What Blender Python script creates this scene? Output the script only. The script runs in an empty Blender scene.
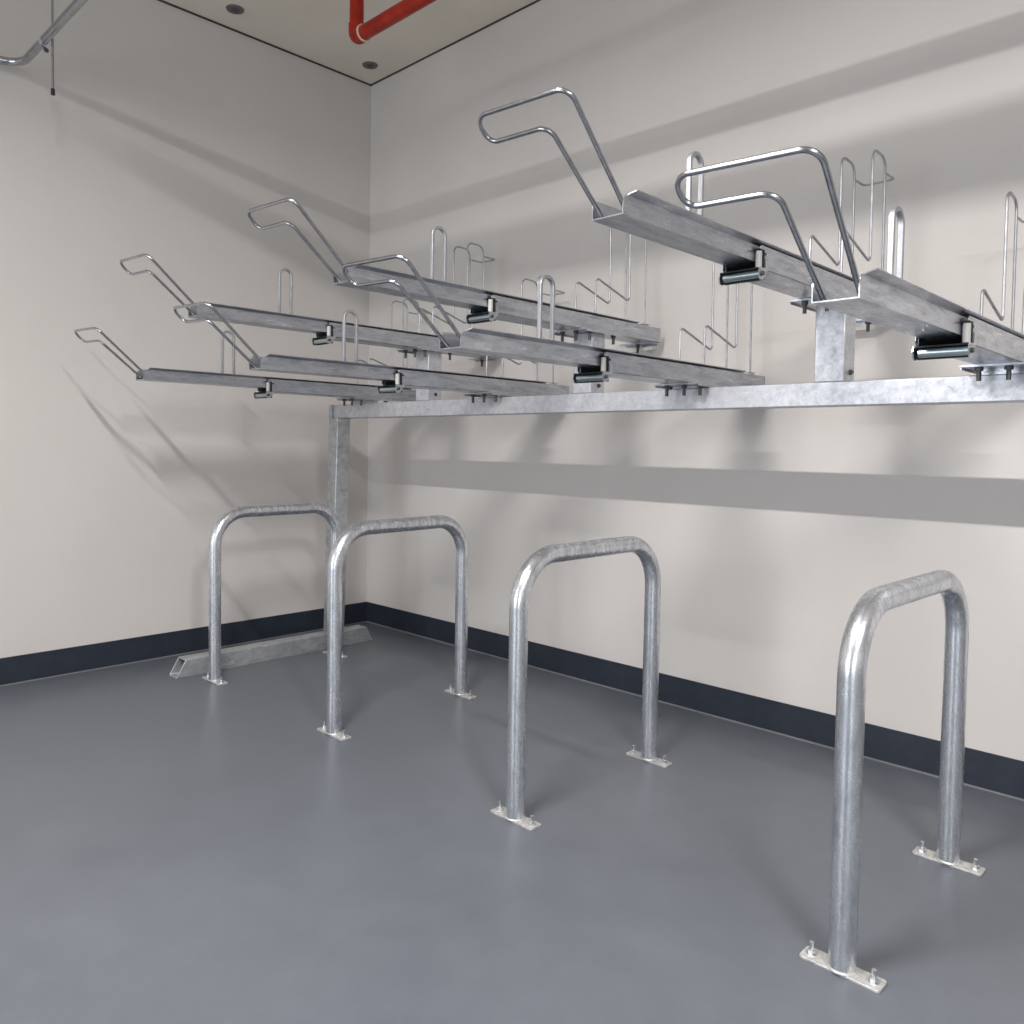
import bpy, bmesh, math, random
from mathutils import Vector, Matrix

# ------------------------------------------------------------------ camera
S = bpy.context.scene
C = S.collection
F_PX, CX, CY = 806.6066, 470.5908, 477.6607
YAW, PITCH, ROLL = -0.7956, -0.0392, 0.0142
CAM = Vector((3.9973, -3.0268, 1.0985))
fw = Vector((math.sin(YAW)*math.cos(PITCH), math.cos(YAW)*math.cos(PITCH), math.sin(PITCH)))
r0 = Vector((math.cos(YAW), -math.sin(YAW), 0)); u0 = r0.cross(fw)
rt = math.cos(ROLL)*r0 + math.sin(ROLL)*u0
up = -math.sin(ROLL)*r0 + math.cos(ROLL)*u0
cd = bpy.data.cameras.new('camera'); cam = bpy.data.objects.new('camera', cd); C.objects.link(cam)
cd.sensor_fit = 'HORIZONTAL'; cd.sensor_width = 36; cd.lens = 36*F_PX/1024
cd.shift_x = (512-CX)/1024; cd.shift_y = (CY-512)/1024
cd.clip_start = 0.05; cd.clip_end = 60
m = Matrix((rt, up, -fw)).transposed().to_4x4(); m.translation = CAM
cam.matrix_world = m
S.camera = cam

# ------------------------------------------------------------------ world, view
w = bpy.data.worlds.new('world'); S.world = w; w.use_nodes = True
w.node_tree.nodes['Background'].inputs[0].default_value = (0.8, 0.9, 1, 1)
w.node_tree.nodes['Background'].inputs[1].default_value = 0.3
S.view_settings.view_transform = 'Standard'; S.view_settings.look = 'None'
S.view_settings.gamma = 1; S.view_settings.use_curve_mapping = False
S.view_settings.exposure = 0.13

# batten lamps of the room, hanging in one row behind and above the camera: x, y, z, length, watts
LAMPS = [(2.75, -2.80, 2.86, 0.7, 80), (5.15, -2.80, 2.86, 0.9, 94)]
LAMP_COL = (1.0, 0.955, 0.915)
LAMP_GLOW = 45
# cool fill lights added before the solid wall behind the camera: centre x, width
FILL_LIGHTS = [(1.7, 2.2), (6.7, 2.4)]; FILL_Z0, FILL_Z1 = .35, 2.75
for ox, ow in FILL_LIGHTS:
    ld = bpy.data.lights.new('added_fill_light', 'AREA'); ld.shape = 'RECTANGLE'; ld.size = ow; ld.size_y = FILL_Z1-FILL_Z0
    ld.energy = 70; ld.color = (0.90, 0.95, 1.0)
    lo = bpy.data.objects.new('added_fill_light', ld); C.objects.link(lo)
    lo.location = (ox, -6.55, (FILL_Z0+FILL_Z1)/2); lo.rotation_euler = (math.radians(90), 0, 0)

# ------------------------------------------------------------------ materials
def mat(name, base, rough=0.5, metal=0.0, build=None, spec=0.5):
    M = bpy.data.materials.new(name); M.use_nodes = True
    nt = M.node_tree; b = nt.nodes['Principled BSDF']
    b.inputs['Base Color'].default_value = (*base, 1); b.inputs['Roughness'].default_value = rough
    b.inputs['Metallic'].default_value = metal; b.inputs['Specular IOR Level'].default_value = spec
    if build: build(nt, b)
    return M
def N(nt, t, **k):
    n = nt.nodes.new(t)
    for a, v in k.items(): setattr(n, a, v)
    return n
def coord(nt, scale=(1, 1, 1)):
    tc = N(nt, 'ShaderNodeTexCoord'); mp = N(nt, 'ShaderNodeMapping'); mp.inputs['Scale'].default_value = scale
    nt.links.new(tc.outputs['Object'], mp.inputs[0]); return mp.outputs[0]
def noise(nt, vec, scale, detail=3, rough=0.55, w=None, dist=0):
    n = N(nt, 'ShaderNodeTexNoise'); n.inputs['Scale'].default_value = scale; n.inputs['Detail'].default_value = detail
    n.inputs['Roughness'].default_value = rough; n.inputs['Distortion'].default_value = dist
    if w is not None: n.noise_dimensions = '4D'; nt.links.new(w, n.inputs['W'])
    nt.links.new(vec, n.inputs['Vector']); return n.outputs[0]
def ramp(nt, fac, stops):
    r = N(nt, 'ShaderNodeValToRGB'); e = r.color_ramp.elements
    while len(e) < len(stops): e.new(0.5)
    for q, (p, c) in zip(e, stops):
        q.position = p; q.color = (*c, 1) if len(c) == 3 else c
    nt.links.new(fac, r.inputs[0]); return r.outputs[0]
def bump(nt, b, h, strength, dist):
    n = N(nt, 'ShaderNodeBump'); n.inputs['Strength'].default_value = strength; n.inputs['Distance'].default_value = dist
    nt.links.new(h, n.inputs['Height']); nt.links.new(n.outputs[0], b.inputs['Normal'])
def mathn(nt, op, a, b_):
    n = N(nt, 'ShaderNodeMath', operation=op)
    for i, x in enumerate((a, b_)):
        if isinstance(x, (int, float)): n.inputs[i].default_value = x
        else: nt.links.new(x, n.inputs[i])
    return n.outputs[0]

def galv(lo, hi, r1, r2, scale=(1, 1, 1), sc=26):
    def f(nt, b):
        oi = N(nt, 'ShaderNodeObjectInfo'); wv = mathn(nt, 'MULTIPLY', oi.outputs['Random'], 40.0)
        v = coord(nt, scale)
        a = noise(nt, v, sc, 6, 0.68, wv, 0.6); c = noise(nt, v, sc*5, 4, 0.7, wv)
        s = mathn(nt, 'ADD', mathn(nt, 'MULTIPLY', a, 0.7), mathn(nt, 'MULTIPLY', c, 0.3))
        nt.links.new(ramp(nt, s, [(0.36, lo), (0.5, tuple((p*0.45+q*0.55) for p, q in zip(lo, hi))), (0.64, hi)]), b.inputs['Base Color'])
        nt.links.new(ramp(nt, s, [(0.35, (r2,)*3), (0.65, (r1,)*3)]), b.inputs['Roughness'])
        bump(nt, b, s, 0.25, 0.002)
    return f
M_GALV = mat('galvanised_steel', (.6, .62, .65), .4, .9, galv((.44, .47, .52), (.84, .86, .90), .20, .36, (1, 1, .22), 40))
M_FOOT = mat('galvanised_box_steel', (.6, .62, .65), .4, .7, galv((.34, .36, .38), (.62, .64, .66), .34, .5, (1, .5, 1), 30))
M_GALVT = mat('galvanised_tray_steel', (.6, .62, .65), .4, .95, galv((.32, .34, .38), (.62, .64, .69), .24, .40, (1, .22, 1.5), 42))
M_WIRE = mat('bright_galvanised_wire', (.62, .63, .66), .25, 1.0, galv((.32, .33, .36), (.50, .51, .54), .14, .24, (1, 1, 1), 40))
M_GUIDE = mat('dull_galvanised_rod', (.6, .61, .64), .4, .85, galv((.34, .35, .38), (.52, .53, .56), .42, .54, (1, 1, .5), 40))
M_PLATE = mat('pale_zinc_plate', (.7, .7, .68), .5, .55, galv((.36, .36, .36), (.72, .72, .70), .42, .6, (1, 1, 1), 60))
M_BEAM = mat('pale_galvanised_beam', (.7, .7, .7), .5, .55, galv((.44, .45, .49), (.68, .69, .73), .34, .50, (1, 1, 1), 40))
M_ZINC = mat('bright_zinc_bolt', (.75, .77, .8), .25, 1.0)
M_DARKBOLT = mat('dull_steel_bolt', (.10, .10, .10), .5, .7)
M_RUB = mat('black_rubber', (.012, .012, .013), .6)
M_ROLL = mat('steel_roller', (.42, .50, .52), .28, .9)
M_ROLLV = mat('pale_plastic_roller', (.48, .48, .47), .45)
def f_red(nt, b):
    v = coord(nt); a = noise(nt, v, 18, 4)
    nt.links.new(ramp(nt, a, [(.3, (.24, .012, .005)), (.7, (.40, .022, .007))]), b.inputs['Base Color'])
M_RED = mat('red_gloss_paint', (.5, .04, .015), .38, 0, f_red, .3)
M_CREAM = mat('cream_thread_tape', (.75, .62, .45), .6)
def f_wall(nt, b):
    v = coord(nt)
    a = noise(nt, v, 1.3, 4, .5); c = noise(nt, v, 55, 5, .6); d = noise(nt, v, 240, 2, .5)
    nt.links.new(ramp(nt, a, [(.3, (.610, .582, .562)), (.7, (.650, .622, .602))]), b.inputs['Base Color'])
    vo = N(nt, 'ShaderNodeTexVoronoi'); vo.inputs['Scale'].default_value = 2.3; nt.links.new(v, vo.inputs['Vector'])
    pit = ramp(nt, vo.outputs['Distance'], [(.0, (0, 0, 0)), (.02, (1, 1, 1))])
    h = mathn(nt, 'ADD', mathn(nt, 'ADD', mathn(nt, 'MULTIPLY', c, .7), mathn(nt, 'MULTIPLY', d, .15)), mathn(nt, 'MULTIPLY', pit, .8))
    bump(nt, b, h, .22, .004)
M_WALL = mat('off_white_painted_plaster', (.7, .68, .64), .62, 0, f_wall, .35)
def f_ceil(nt, b):
    v = coord(nt); a = noise(nt, v, 3, 5, .6)
    nt.links.new(ramp(nt, a, [(.3, (.74, .69, .60)), (.7, (.80, .75, .66))]), b.inputs['Base Color'])
M_CEIL = mat('cream_ceiling_board', (.6, .57, .5), .8, 0, f_ceil, .2)
def f_floor(nt, b):
    v = coord(nt)
    a = noise(nt, v, 1.1, 5, .55, dist=.5); c = noise(nt, v, 130, 3, .5); d = noise(nt, v, 9, 6, .65)
    s = mathn(nt, 'ADD', mathn(nt, 'MULTIPLY', a, .6), mathn(nt, 'MULTIPLY', d, .4))
    nt.links.new(ramp(nt, s, [(.35, (.102, .115, .138)), (.65, (.132, .146, .171))]), b.inputs['Base Color'])
    nt.links.new(ramp(nt, s, [(.35, (.31,)*3), (.65, (.40,)*3)]), b.inputs['Roughness'])
    bump(nt, b, mathn(nt, 'ADD', mathn(nt, 'MULTIPLY', c, .6), mathn(nt, 'MULTIPLY', d, .8)), .09, .002)
M_FLOOR = mat('blue_grey_epoxy_floor', (.15, .16, .18), .4, 0, f_floor, .5)
def f_base(nt, b):
    v = coord(nt); d = noise(nt, v, 14, 6, .65)
    nt.links.new(ramp(nt, d, [(.35, (.015, .021, .034)), (.65, (.022, .029, .045))]), b.inputs['Base Color'])
    bump(nt, b, d, .3, .004)
M_BASE = mat('dark_navy_skirting_paint', (.02, .025, .035), .45, 0, f_base)
M_FRONT = mat('bare_concrete_wall', (.30, .30, .30), .8)
M_GAP = mat('dark_joint', (.06, .045, .03), .9)
M_LINE = mat('worn_floor_edge', (.15, .155, .17), .6)
M_HOUS = mat('white_lamp_housing', (.8, .8, .8), .4)
M_DISC = mat('dull_zinc_disc', (.16, .155, .145), .6, .3)
M_EMIT = bpy.data.materials.new('lamp_tube_glow'); M_EMIT.use_nodes = True
_b = M_EMIT.node_tree.nodes['Principled BSDF']; _b.inputs['Emission Color'].default_value = (*LAMP_COL, 1); _b.inputs['Emission Strength'].default_value = LAMP_GLOW

# ------------------------------------------------------------------ helpers
def obj(name, bm, material, parent=None, smooth=True, bevel=0, label=None):
    me = bpy.data.meshes.new(name)
    bmesh.ops.recalc_face_normals(bm, faces=bm.faces)
    bm.to_mesh(me); bm.free(); me.materials.append(material)
    if smooth:
        me.polygons.foreach_set('use_smooth', [True]*len(me.polygons)); me.set_sharp_from_angle(angle=math.radians(35))
    o = bpy.data.objects.new(name, me); C.objects.link(o)
    if parent: o.parent = parent
    if bevel:
        md = o.modifiers.new('bevel', 'BEVEL'); md.width = bevel; md.segments = 2; md.limit_method = 'ANGLE'; md.angle_limit = math.radians(40)
    if label: o['label'] = label
    return o
def thing(name, label, cat, loc=(0, 0, 0), group=None):
    o = bpy.data.objects.new(name, None); C.objects.link(o); o.empty_display_size = .1
    o.location = loc; o['label'] = label; o['category'] = cat
    if group: o['group'] = group
    return o
def struct(name, bm, material, bevel=0):
    o = obj(name, bm, material, None, False, bevel); o['kind'] = 'structure'; return o
def box(bm, a, b):
    x0, y0, z0 = a; x1, y1, z1 = b
    v = [bm.verts.new((x, y, z)) for x in (x0, x1) for y in (y0, y1) for z in (z0, z1)]
    for f in ((0, 1, 3, 2), (4, 6, 7, 5), (0, 4, 5, 1), (2, 3, 7, 6), (0, 2, 6, 4), (1, 5, 7, 3)): bm.faces.new([v[i] for i in f])
def prism(bm, poly, axis, a, b):
    def P(p, t): return (t, p[0], p[1]) if axis == 'x' else ((p[0], t, p[1]) if axis == 'y' else (p[0], p[1], t))
    A = [bm.verts.new(P(p, a)) for p in poly]; B = [bm.verts.new(P(p, b)) for p in poly]
    bm.faces.new(A); bm.faces.new(B[::-1])
    n = len(poly)
    for i in range(n): bm.faces.new([A[i], B[i], B[(i+1) % n], A[(i+1) % n]])
def cyl(bm, a, b, r, n=16, r2=None):
    a = Vector(a); b = Vector(b); d = (b-a).normalized(); t = d.orthogonal().normalized(); s = d.cross(t)
    r2 = r if r2 is None else r2
    A = [bm.verts.new(a + r*(math.cos(k*2*math.pi/n)*t + math.sin(k*2*math.pi/n)*s)) for k in range(n)]
    B = [bm.verts.new(b + r2*(math.cos(k*2*math.pi/n)*t + math.sin(k*2*math.pi/n)*s)) for k in range(n)]
    bm.faces.new(A[::-1]); bm.faces.new(B)
    for i in range(n): bm.faces.new([A[i], A[(i+1) % n], B[(i+1) % n], B[i]])
def fillet(pts, rad, seg=8):
    pts = [Vector(p) for p in pts]; out = [pts[0]]
    if not isinstance(rad, (list, tuple)): rad = [rad]*(len(pts)-2)
    for i in range(1, len(pts)-1):
        p = pts[i]; a = (pts[i-1]-p); b = (pts[i+1]-p); la, lb = a.length, b.length; a.normalize(); b.normalize()
        ang = a.angle(b); r = rad[i-1]; t = r/math.tan(ang/2); t = min(t, la*.49, lb*.49); r = t*math.tan(ang/2)
        c = p + (a+b).normalized()*(r/math.sin(ang/2)); s = p+a*t-c; e = p+b*t-c; tot = s.angle(e)
        for k in range(seg+1):
            q = k/seg; out.append(c + (s*math.sin((1-q)*tot)+e*math.sin(q*tot))/math.sin(tot))
    out.append(pts[-1]); return out
def sweep(bm, path, prof, up_hint=None):
    """sweep closed profile [(u,v)] along path"""
    path = [Vector(p) for p in path]; n = len(path); T = []
    for i in range(n):
        T.append((path[min(i+1, n-1)]-path[max(i-1, 0)]).normalized())
    u = (up_hint and Vector(up_hint)) or T[0].orthogonal(); u = (u - T[0]*u.dot(T[0])).normalized()
    rings = []
    for i in range(n):
        u = (u - T[i]*u.dot(T[i])).normalized(); v = T[i].cross(u)
        rings.append([bm.verts.new(path[i] + u*a + v*b) for a, b in prof])
    k = len(prof)
    for i in range(n-1):
        for j in range(k): bm.faces.new([rings[i][j], rings[i][(j+1) % k], rings[i+1][(j+1) % k], rings[i+1][j]])
    bm.faces.new(rings[0][::-1]); bm.faces.new(rings[-1])
def circ(r, n=12): return [(r*math.cos(k*2*math.pi/n), r*math.sin(k*2*math.pi/n)) for k in range(n)]
def hexnut(bm, c, r, h):
    p = [(c[0]+r*math.cos(k*math.pi/3), c[1]+r*math.sin(k*math.pi/3)) for k in range(6)]
    prism(bm, p, 'z', c[2], c[2]+h)
def nb(): return bmesh.new()

# ------------------------------------------------------------------ room shell
HC, XR, YF = 3.2722, 8.2, -6.6
b = nb(); box(b, (-.15, YF-.15, -.12), (XR+.15, .15, 0)); struct('floor', b, M_FLOOR)
b = nb(); box(b, (-.15, YF-.15, HC), (XR+.15, .15, HC+.12)); struct('ceiling', b, M_CEIL)
b = nb(); box(b, (-.15, YF, 0), (0, 0, HC)); struct('wall_left', b, M_WALL)
b = nb(); box(b, (-.15, 0, 0), (XR+.15, .15, HC)); struct('wall_back', b, M_WALL)
b = nb(); box(b, (XR, YF, 0), (XR+.15, 0, HC)); struct('wall_right', b, M_WALL)
b = nb(); box(b, (-.15, YF-.15, 0), (XR+.15, YF, HC)); struct('wall_front', b, M_FRONT)
for i, (ox, ow) in enumerate(FILL_LIGHTS):
    b = nb(); x0, x1 = ox-ow/2, ox+ow/2
    for p in (((x0-.06, FILL_Z0-.06), (x1+.06, FILL_Z0)), ((x0-.06, FILL_Z1), (x1+.06, FILL_Z1+.06)), ((x0-.06, FILL_Z0), (x0, FILL_Z1)), ((x1, FILL_Z0), (x1+.06, FILL_Z1))):
        box(b, (p[0][0], YF, p[0][1]), (p[1][0], YF+.08, p[1][1]))
    struct('fill_light_frame_%d' % (i+1), b, M_HOUS)  # frame added round the fill light, the wall has no opening here
HB = .1246
b = nb(); box(b, (0, YF, 0), (.003, 0, HB)); struct('baseboard_left', b, M_BASE)
b = nb(); box(b, (.003, -.003, 0), (XR, 0, HB)); struct('baseboard_back', b, M_BASE)
b = nb(); box(b, (0, YF, HC-.006), (.010, 0, HC)); struct('trim_1', b, M_GAP)
b = nb(); box(b, (.010, -.010, HC-.004), (XR, 0, HC)); struct('trim_2', b, M_GAP)
b = nb(); prism(b, [(-.003, 0), (-.008, 0), (-.003, .005)], 'x', .008, XR); struct('trim_3', b, M_LINE)
b = nb(); prism(b, [(.003, 0), (.007, 0), (.003, .004)], 'y', YF, -.003); struct('trim_4', b, M_LINE)

# ------------------------------------------------------------------ ceiling lamps
lamp_words = ['white batten lamp hanging over the middle of the bike store', 'white batten lamp hanging at the right, beyond the first lamp']
for i, (x, y, z, L, P) in enumerate(LAMPS):
    t = thing('ceiling_lamp', lamp_words[i], 'lamp', (x, y, z), 'batten lamps hanging over the bike store')
    b = nb(); prism(b, [(-.02, .016), (.02, .016), (.02, .04), (-.02, .04)], 'x', -L/2, L/2); obj('lamp_housing', b, M_HOUS, t)
    b = nb(); cyl(b, (-L/2+.01, 0, 0), (L/2-.01, 0, 0), .013); obj('lamp_tube', b, M_EMIT, t)
    for s in (-1, 1):
        b = nb(); cyl(b, (s*L*.4, 0, .04), (s*L*.4, 0, HC-z), .004); obj('suspension_rod', b, M_WIRE, t)
    ld = bpy.data.lights.new('lamp_light', 'AREA'); ld.shape = 'RECTANGLE'; ld.size = L; ld.size_y = .05; ld.energy = P; ld.color = LAMP_COL
    lo = bpy.data.objects.new('lamp_light', ld); C.objects.link(lo); lo.parent = t; lo.location = (0, 0, -.016)

# ------------------------------------------------------------------ floor stands (hoops)
HH = .775
HOOPS = [((.555, -1.286), (.536, -.607), 'leftmost galvanised tubular floor hoop, in front of the rack upright and floor foot'),
         ((1.488, -1.275), (1.456, -.581), 'second galvanised floor hoop from the left, overlapping the rack upright'),
         ((2.428, -1.284), (2.440, -.599), 'third galvanised floor hoop from the left, alone before the white wall'),
         ((3.367, -1.287), (3.387, -.612), 'nearest and largest galvanised floor hoop, at the right edge')]
TOPS = [((0, 0), (0, 0))]*4
def rrect(hx, hy, r, n=4):
    p = []
    for sx, sy, a0 in ((1, 1, 0), (-1, 1, 90), (-1, -1, 180), (1, -1, 270)):
        for k in range(n+1):
            a = math.radians(a0 + 90*k/n); p.append((sx*(hx-r)+r*math.cos(a), sy*(hy-r)+r*math.sin(a)))
    return p
bolt_bm = None
for i, (n_, f_, lab) in enumerate(HOOPS):
    cx, cy = (n_[0]+f_[0])/2, (n_[1]+f_[1])/2
    t = thing('bike_hoop', lab, 'bike stand', (cx, cy, 0), 'tubular floor hoops under the two-tier rack')
    a = Vector((n_[0]-cx, n_[1]-cy, 0)); c_ = Vector((f_[0]-cx, f_[1]-cy, 0))
    ta, tc = TOPS[i]
    P = fillet([a+Vector((0, 0, .006)), a+Vector((ta[0], ta[1], HH)), c_+Vector((tc[0], tc[1], HH)), c_+Vector((0, 0, .006))], .15, 14)
    b = nb(); sweep(b, P, circ(.0278, 28), (1, 0, 0)); obj('tube', b, M_GALV, t)
    for e in (a, c_):
        b = nb(); prism(b, rrect(.083, .025, .008), 'z', 0, .006)
        cyl(b, (0, 0, .006), (0, 0, .012), .031, 24, .027)
        bp = obj('base_plate', b, M_PLATE, t, bevel=.001); bp.location = e
        for s in (-1, 1):
            b = nb(); cyl(b, (0, 0, .006), (0, 0, .008), .012, 20); hexnut(b, (0, 0, .008), .009, .008); cyl(b, (0, 0, .016), (0, 0, .032), .005, 12)
            bo = obj('anchor_bolt', b, M_ZINC, bp); bo.location = (s*.064, 0, 0)

# ------------------------------------------------------------------ rack frame
Z1, Z2, YB0, YB1 = 1.236, 1.309, -.526, -.442
TR = [('L', .6105, 1.355), ('H', 1.0985, 1.567), ('L', 1.555, 1.3445), ('H', 2.043, 1.566), ('L', 2.5125, 1.3405), ('H', 2.985, 1.5745), ('L', 3.4525, 1.3485)]
fr = thing('rack_frame', 'galvanised steel frame with upright, long floor foot and cross beam carrying the trays', 'bike rack', (.371, -.83, 0))
def rel(bm, o=fr):
    bmesh.ops.translate(bm, verts=bm.verts, vec=-Vector(o.location)); return bm
# hollow floor foot with slanted cut ends
X0, X1, YN, YFR, SH, CUT, T = .371-.040, .371+.040, -1.404, -.261, .0814, .047, .005
def foot():
    bm = nb()
    def ring(x0, x1, z0, z1):
        def yn(z): return YN + CUT*z/SH
        def yf(z): return YFR - CUT*z/SH
        n = [bm.verts.new((x, yn(z), z)) for x, z in ((x0, z0), (x1, z0), (x1, z1), (x0, z1))]
        f = [bm.verts.new((x, yf(z), z)) for x, z in ((x0, z0), (x1, z0), (x1, z1), (x0, z1))]
        return n, f
    on, of = ring(X0, X1, 0, SH); i_n, i_f = ring(X0+T, X1-T, T, SH-T)
    for k in range(4):
        j = (k+1) % 4
        bm.faces.new([on[k], on[j], of[j], of[k]]); bm.faces.new([i_n[j], i_n[k], i_f[k], i_f[j]])
        bm.faces.new([on[k], i_n[k], i_n[j], on[j]]); bm.faces.new([of[j], i_f[j], i_f[k], of[k]])
    return bm
obj('floor_foot', rel(foot()), M_FOOT, fr, bevel=.002)
# upright, leaning slightly
b = nb(); PW = .040; YP0, YP1 = -.542, -.460
lo_ = [(.371-PW, YP0, SH), (.371+PW, YP0, SH), (.371+PW, YP1, SH), (.371-PW, YP1, SH)]
hi_ = [(x+.040, y, Z1) for x, y, z in lo_]
A = [b.verts.new(p) for p in lo_]; B = [b.verts.new(p) for p in hi_]
b.faces.new(A); b.faces.new(B[::-1])
for k in range(4): b.faces.new([A[k], B[k], B[(k+1) % 4], A[(k+1) % 4]])
obj('upright', rel(b), M_FOOT, fr, bevel=.003)
b = nb(); box(b, (.369, YP0, Z1), (.390, YP1, Z2)); obj('end_plate', rel(b), M_FOOT, fr, bevel=.002)
b = nb(); box(b, (.390, YB0, Z1), (4.4, YB1, Z2)); obj('cross_beam', rel(b), M_BEAM, fr, bevel=.003)
for k, x, z in TR:
    if k == 'H':
        xs = x+.010; ztop = z-.024
        b = nb(); box(b, (xs-.0450, YB0+.0005, Z2), (xs+.0450, YB1-.0005, ztop)); st = obj('stub_post', rel(b), M_BEAM, fr, bevel=.003)
        b = nb(); hexnut(b, (0, 0, 0), .008, .006); cyl(b, (0, 0, .006), (0, 0, .011), .004, 10)
        bmesh.ops.rotate(b, verts=b.verts, cent=(0, 0, 0), matrix=Matrix.Rotation(math.pi/2, 3, 'Y'))
        bmesh.ops.translate(b, verts=b.verts, vec=(xs+.0450, YB0+.045, Z2+.030)); obj('stub_bolt', rel(b), M_DARKBOLT, st)

# ------------------------------------------------------------------ trays
W2 = .037; TK = .0025; YT = -1.6506; YL = -.2113; YR0 = -1.076; YR1 = -.047
Y0 = -.485
def sh(bm):   # world-y geometry into the tray's own frame
    bmesh.ops.translate(bm, verts=bm.verts, vec=(0, -Y0, 0)); return bm
def m_channel():
    bm = nb(); box(bm, (-W2, YT, 0), (W2, YL, TK))
    rr = .018
    out = [(YT, 0), (YL, 0), (YL, .0425)]
    for k in range(7):
        a = math.radians(90 + 90*k/6); out.append((YT+rr+rr*math.cos(a), .0425-rr+rr*math.sin(a)))
    for s in (-1, 1): prism(bm, out, 'x', s*W2, s*(W2+TK))
    for s in (-1, 1):
        x0, x1 = s*(W2+TK), s*(W2+.0205); z0, z1 = .0410, .0478
        # flared lip: rises outwards from the top of the wall, its front corner cut on a slant
        v = [(x0, YT+.016, z0), (x1, YT+.022, z1), (x1, YL, z1), (x0, YL, z0)]
        lo_ = [bm.verts.new(p) for p in v]; hi_ = [bm.verts.new((p[0]-s*.0008, p[1], p[2]+.0024)) for p in v]
        bm.faces.new(lo_); bm.faces.new(hi_[::-1])
        for q in range(4): bm.faces.new([lo_[q], hi_[q], hi_[(q+1) % 4], lo_[(q+1) % 4]])
    return sh(bm)
def m_handle():
    th = math.radians(45)
    def P(x, s): return Vector((x, YT-math.sin(th)*s, math.cos(th)*s))
    pts = [Vector((-.028, YT+.026, .005)), P(-.032, .214), P(-.188, .221), P(-.192, .281), P(.047, .270), Vector((.0325, YT+.026, .007))]
    b = nb(); sweep(b, fillet(pts, [.03, .026, .026, .03], 8), circ(.0050, 12)); return sh(b)
def m_loop():
    x = -.0475; y = -1.228; d = .028
    pts = [(x, y-d, .0400), (x, y-d, .250), (x, y+d, .250), (x, y+d, .0400)]
    b = nb(); sweep(b, fillet(pts, .0275, 8), [(-.005, -.006), (.005, -.006), (.005, .006), (-.005, .006)], (0, 1, 0)); return sh(b)
def m_side(s, h=.48):
    x = -.053 if s < 0 else .0435
    pts = [(x, -.495, .0430), (x, -.491, .190), (x, -.268, .125), (x, -.272, h+.004), (x, -.162, h-.002), (x, -.155, .0495)]
    b = nb(); sweep(b, fillet(pts, [.016, .016, .032, .036], 7), circ(.0040, 10)); 
    box(b, (x-.008, -.178, .0465), (x+.008, -.128, .0495)); box(b, (s*.049, -.160, .0350), (s*.0515, -.140, .0465))
    return sh(b)
def m_cross(h=.48):
    z = h-.048
    pts = [(-.053, -.150, z), (-.053, -.075, z), (.0435, -.075, z), (.0435, -.150, z)]
    b = nb(); sweep(b, fillet(pts, .014, 6), circ(.0036, 10), (0, 0, 1)); return sh(b)
def m_rail():
    b = nb(); RX = .052; z0 = -.018
    box(b, (-RX, YR0+.012, z0), (RX, YR1, z0+.003))
    for s in (-1, 1):
        prism(b, [(YR0, z0+.012), (YR0+.012, z0), (YR1, z0), (YR1, .0415), (YR0+.006, .0415), (YR0, .036)], 'x', s*(RX-.003), s*RX)
    return sh(b)
def m_rear():
    b = nb(); box(b, (-.118, YR1-.055, -.0225), (.042, YR1, -.0185)); box(b, (-.118, YR1-.004, -.030), (.042, YR1, -.0225)); return sh(b)
RYC, RZC = -1.084, -.0335
def m_roller_h():
    b = nb(); cyl(b, (-.040, RYC, RZC), (.0575, RYC, RZC), .0100, 24); return sh(b)
def m_roller_hold():
    b = nb(); box(b, (-.0475, RYC+.012, -.046), (.0570, RYC+.022, -.0190)); box(b, (-.0475, RYC-.010, -.0222), (.0565, RYC+.022, -.0190)); return sh(b)  # black rubber block, also painting in the shade of the gap round the roller
def m_ear(s):
    b = nb(); x = s*.0600 if s > 0 else -.0480
    prism(b, [(RYC-.012, -.030), (RYC-.006, -.048), (RYC+.010, -.048), (RYC+.036, -.018), (RYC+.036, .006), (RYC+.022, .006), (RYC+.022, -.018), (RYC-.008, -.018)], 'x', x-.0030, x)
    return sh(b)
def m_axle(): 
    b = nb(); cyl(b, (.0600, RYC+.002, RZC), (.0650, RYC+.002, RZC), .0055, 12); return sh(b)
def m_roller_v():
    b = nb(); cyl(b, (.0490, RYC+.006, -.0165), (.0490, RYC+.006, .0245), .0080, 20); return sh(b)
def m_vhold():
    b = nb(); box(b, (.0405, RYC-.004, .0255), (.0570, RYC+.022, .0285)); box(b, (.0405, RYC+.016, -.0165), (.0570, RYC+.022, .0255)); return sh(b)  # rubber-black plates, partly standing for the shaded notch round the side roller
def m_pin(z):
    b = nb(); cyl(b, (.0520, RYC+.030, z), (.0560, RYC+.030, z), .0035, 10); return sh(b)
BR_Y0, BR_Y1 = -.606, -.37
def m_bracket(kind, gap):
    b = nb(); z1 = -.0185; z0 = -.024
    box(b, (-.085, BR_Y0, z0), (.085, BR_Y1, z1))
    for s in (-1, 1): box(b, (s*.085, BR_Y0+.01, z0-.006), (s*.082, BR_Y1, z0))
    if kind == 'L' and gap > .0005: box(b, (-.060, YB0+.004, z0-gap), (.060, YB1-.004, z0))
    return sh(b)
def m_bolt():
    b = nb(); hexnut(b, (0, 0, -.034), .0105, .010); cyl(b, (0, 0, -.060), (0, 0, -.034), .0058, 12); return b
MESH = {}
def part(name, fn, material, parent, key=None, loc=(0, 0, 0), label=None, bevel=0):
    key = key or name
    if key not in MESH:
        o = obj(name, fn(), material, parent, bevel=bevel); MESH[key] = o
    else:
        o = MESH[key].copy(); C.objects.link(o); o.parent = parent
    o.location = loc
    if label: o['label'] = label
    return o
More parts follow.
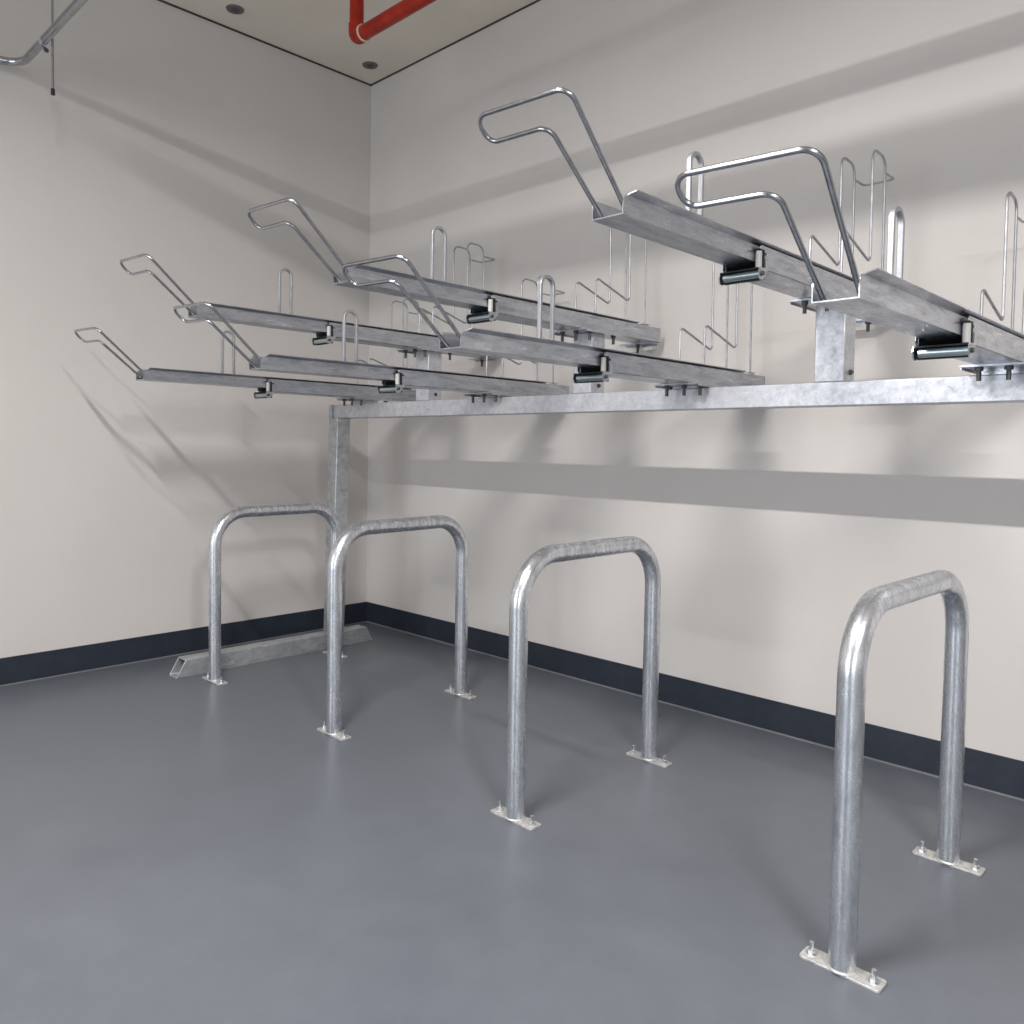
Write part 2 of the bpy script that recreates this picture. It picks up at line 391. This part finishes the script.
TL = ['low bike tray nearest the left wall, its rear end over the rack upright',
      'raised bike tray nearest the left wall, behind the handle of a low tray',
      'second low bike tray from the left wall, its handle crossing the first raised tray',
      'middle one of the three raised bike trays, just left of the photo centre',
      'third low bike tray from the left, its handle crossing the middle raised tray',
      'nearest raised bike tray, topmost in the photo, on the wide stub post',
      'nearest low bike tray at the right edge, its far end cut off']
GH = [.52, .52, .52, .515, .51, .48, .493]
REAR_DY = [0, 0, 0, 0, 0, -.045, -.055]
for i, (k, x, z) in enumerate(TR):
    t = thing('bike_tray', TL[i], 'bike tray', (x, Y0, z), 'upper tier sliding bike trays')
    part('tray_channel', m_channel, M_GALVT, t)
    part('pull_handle', m_handle, M_WIRE, t)
    part('wheel_loop', m_loop, M_GUIDE, t, bevel=.0015)
    dy = REAR_DY[i]
    h = part('wheel_guide', lambda: m_side(-1, GH[i]), M_GUIDE, t, 'gl%g' % GH[i], (0, dy, 0))
    part('wheel_guide', lambda: m_side(1, GH[i]), M_GUIDE, t, 'gr%g' % GH[i], (0, dy, 0))
    part('guide_crossbar', lambda: m_cross(GH[i]), M_GUIDE, t, 'gc%g' % GH[i], loc=(0, dy, 0))
    rl = part('support_rail', m_rail, M_GALVT, t, bevel=.001)
    part('rear_plate', m_rear, M_GALVT, t)
    rb = part('roller_bracket', m_roller_hold, M_RUB, t)
    part('roller', m_roller_h, M_ROLL, rb, 'rh', label='steel roller under the tray')
    part('bracket_ear', lambda: m_ear(1), M_GALVT, rb, 'ear1'); part('bracket_ear', lambda: m_ear(-1), M_GALVT, rb, 'ear2')
    part('axle_end', m_axle, M_DARKBOLT, rb)
    part('side_pin', lambda: m_pin(.020), M_DARKBOLT, t, 'pin1'); part('side_pin', lambda: m_pin(.002), M_DARKBOLT, t, 'pin2')
    vb = part('side_roller_bracket', m_vhold, M_RUB, t)
    part('side_roller', m_roller_v, M_ROLLV, vb, label='pale upright roller')
    gap = (z-.024)-Z2 if k == 'L' else 0
    mb = part('mounting_bracket', lambda: m_bracket(k, gap), M_GALVT, t, 'mb%d' % i)
    for bx, by in ((-.045, -.582-Y0), (.022, -.582-Y0), (.070, -.560-Y0), (-.05, -.395-Y0), (.06, -.395-Y0)):
        part('bracket_bolt', m_bolt, M_DARKBOLT, mb, 'bolt', (bx, by, 0))
    part('rear_bolt', m_bolt, M_DARKBOLT, t, 'rbolt', (-.040, YR1-.030-Y0, .0))

# ------------------------------------------------------------------ overhead services
t = thing('sprinkler_pipe', 'red painted pipe with an elbow and cream thread tape, hanging below the ceiling', 'pipe', (1.02, -.852, HC))
E = Vector((1.033, -.865, 2.893)); o_ = Vector(t.location)
PR = .0312
b = nb(); cyl(b, E+Vector((0, 0, .05)), (E.x, E.y, HC), PR, 28); obj('pipe_drop', rel(b, t), M_RED, t)
b = nb(); cyl(b, E+Vector((.055, 0, 0)), (7.9, E.y, E.z), PR, 28); obj('pipe_run', rel(b, t), M_RED, t)
b = nb(); pth = fillet([E+Vector((0, 0, .055)), E, E+Vector((.050, 0, 0))], .034, 12); sweep(b, pth, circ(PR+.0045, 28), (0, 1, 0))
obj('elbow', rel(b, t), M_RED, t)
b = nb(); cyl(b, E+Vector((.049, 0, 0)), E+Vector((.056, 0, 0)), PR+.0055, 28); obj('thread_tape', rel(b, t), M_CREAM, t, label='cream thread tape ring')

t = thing('conduit', 'galvanised conduit bending along the left wall at the top left corner', 'conduit', (.45, -1.945, 2.718))
b = nb(); sweep(b, fillet([(7.6, -1.945, 2.718), (.060, -1.945, 2.718), (.060, -3.6, 2.72)], .10, 12), circ(.0165, 20), (0, 0, 1)); obj('conduit_tube', rel(b, t), M_WIRE, t)
b = nb(); cyl(b, (.372, -1.945, 2.718), (.388, -1.945, 2.718), .0185, 20); cl = obj('clamp', rel(b, t), M_GALV, t)
b = nb(); cyl(b, (.380, -1.950, 2.698), (.437, -1.955, 2.660), .0028, 8); cyl(b, (.432, -1.954, 2.664), (.455, -1.956, 2.650), .0085, 8); obj('clamp_screw', rel(b, t), M_DARKBOLT, cl)
t = thing('threaded_rod', 'thin vertical threaded hanger rod with a black cap, crossing the conduit', 'hanger rod', (.413, -1.921, HC))
b = nb(); cyl(b, (.413, -1.921, 2.522), (.413, -1.921, HC), .0048, 10); obj('rod', rel(b, t), M_WIRE, t)
b = nb(); cyl(b, (.413, -1.921, 2.500), (.413, -1.921, 2.524), .0085, 12, .0075); obj('rod_cap', rel(b, t), M_RUB, t, label='black plastic cap')
t = thing('conduit', 'second galvanised conduit running overhead above the frame, beyond the first', 'conduit', (4.6, -2.42, 2.74))
b = nb(); cyl(b, (2.1, -2.42, 2.74), (7.6, -2.42, 2.74), .02, 16); obj('conduit_tube', rel(b, t), M_WIRE, t)
b = nb()
for x in (2.4, 4.0, 5.6, 7.2): cyl(b, (x, -2.42, 2.76), (x, -2.42, HC), .004, 8)
obj('hanger', rel(b, t), M_WIRE, t)

for (x, y), lab in (((.205, -.165), 'round grey fixing disc on the ceiling, nearest the room corner'), ((.194, -1.001), 'round grey fixing disc on the ceiling, upper left of the red pipe')):
    t = thing('ceiling_fixing', lab, 'ceiling fixing', (x, y, HC), 'round fixings in the ceiling')
    b = nb(); cyl(b, (0, 0, 0), (0, 0, -.005), .045, 28, .042); obj('disc', b, M_DISC, t)
    b = nb(); cyl(b, (0, 0, -.005), (0, 0, -.009), .020, 20, .016); obj('screw_head', b, M_DARKBOLT, t)
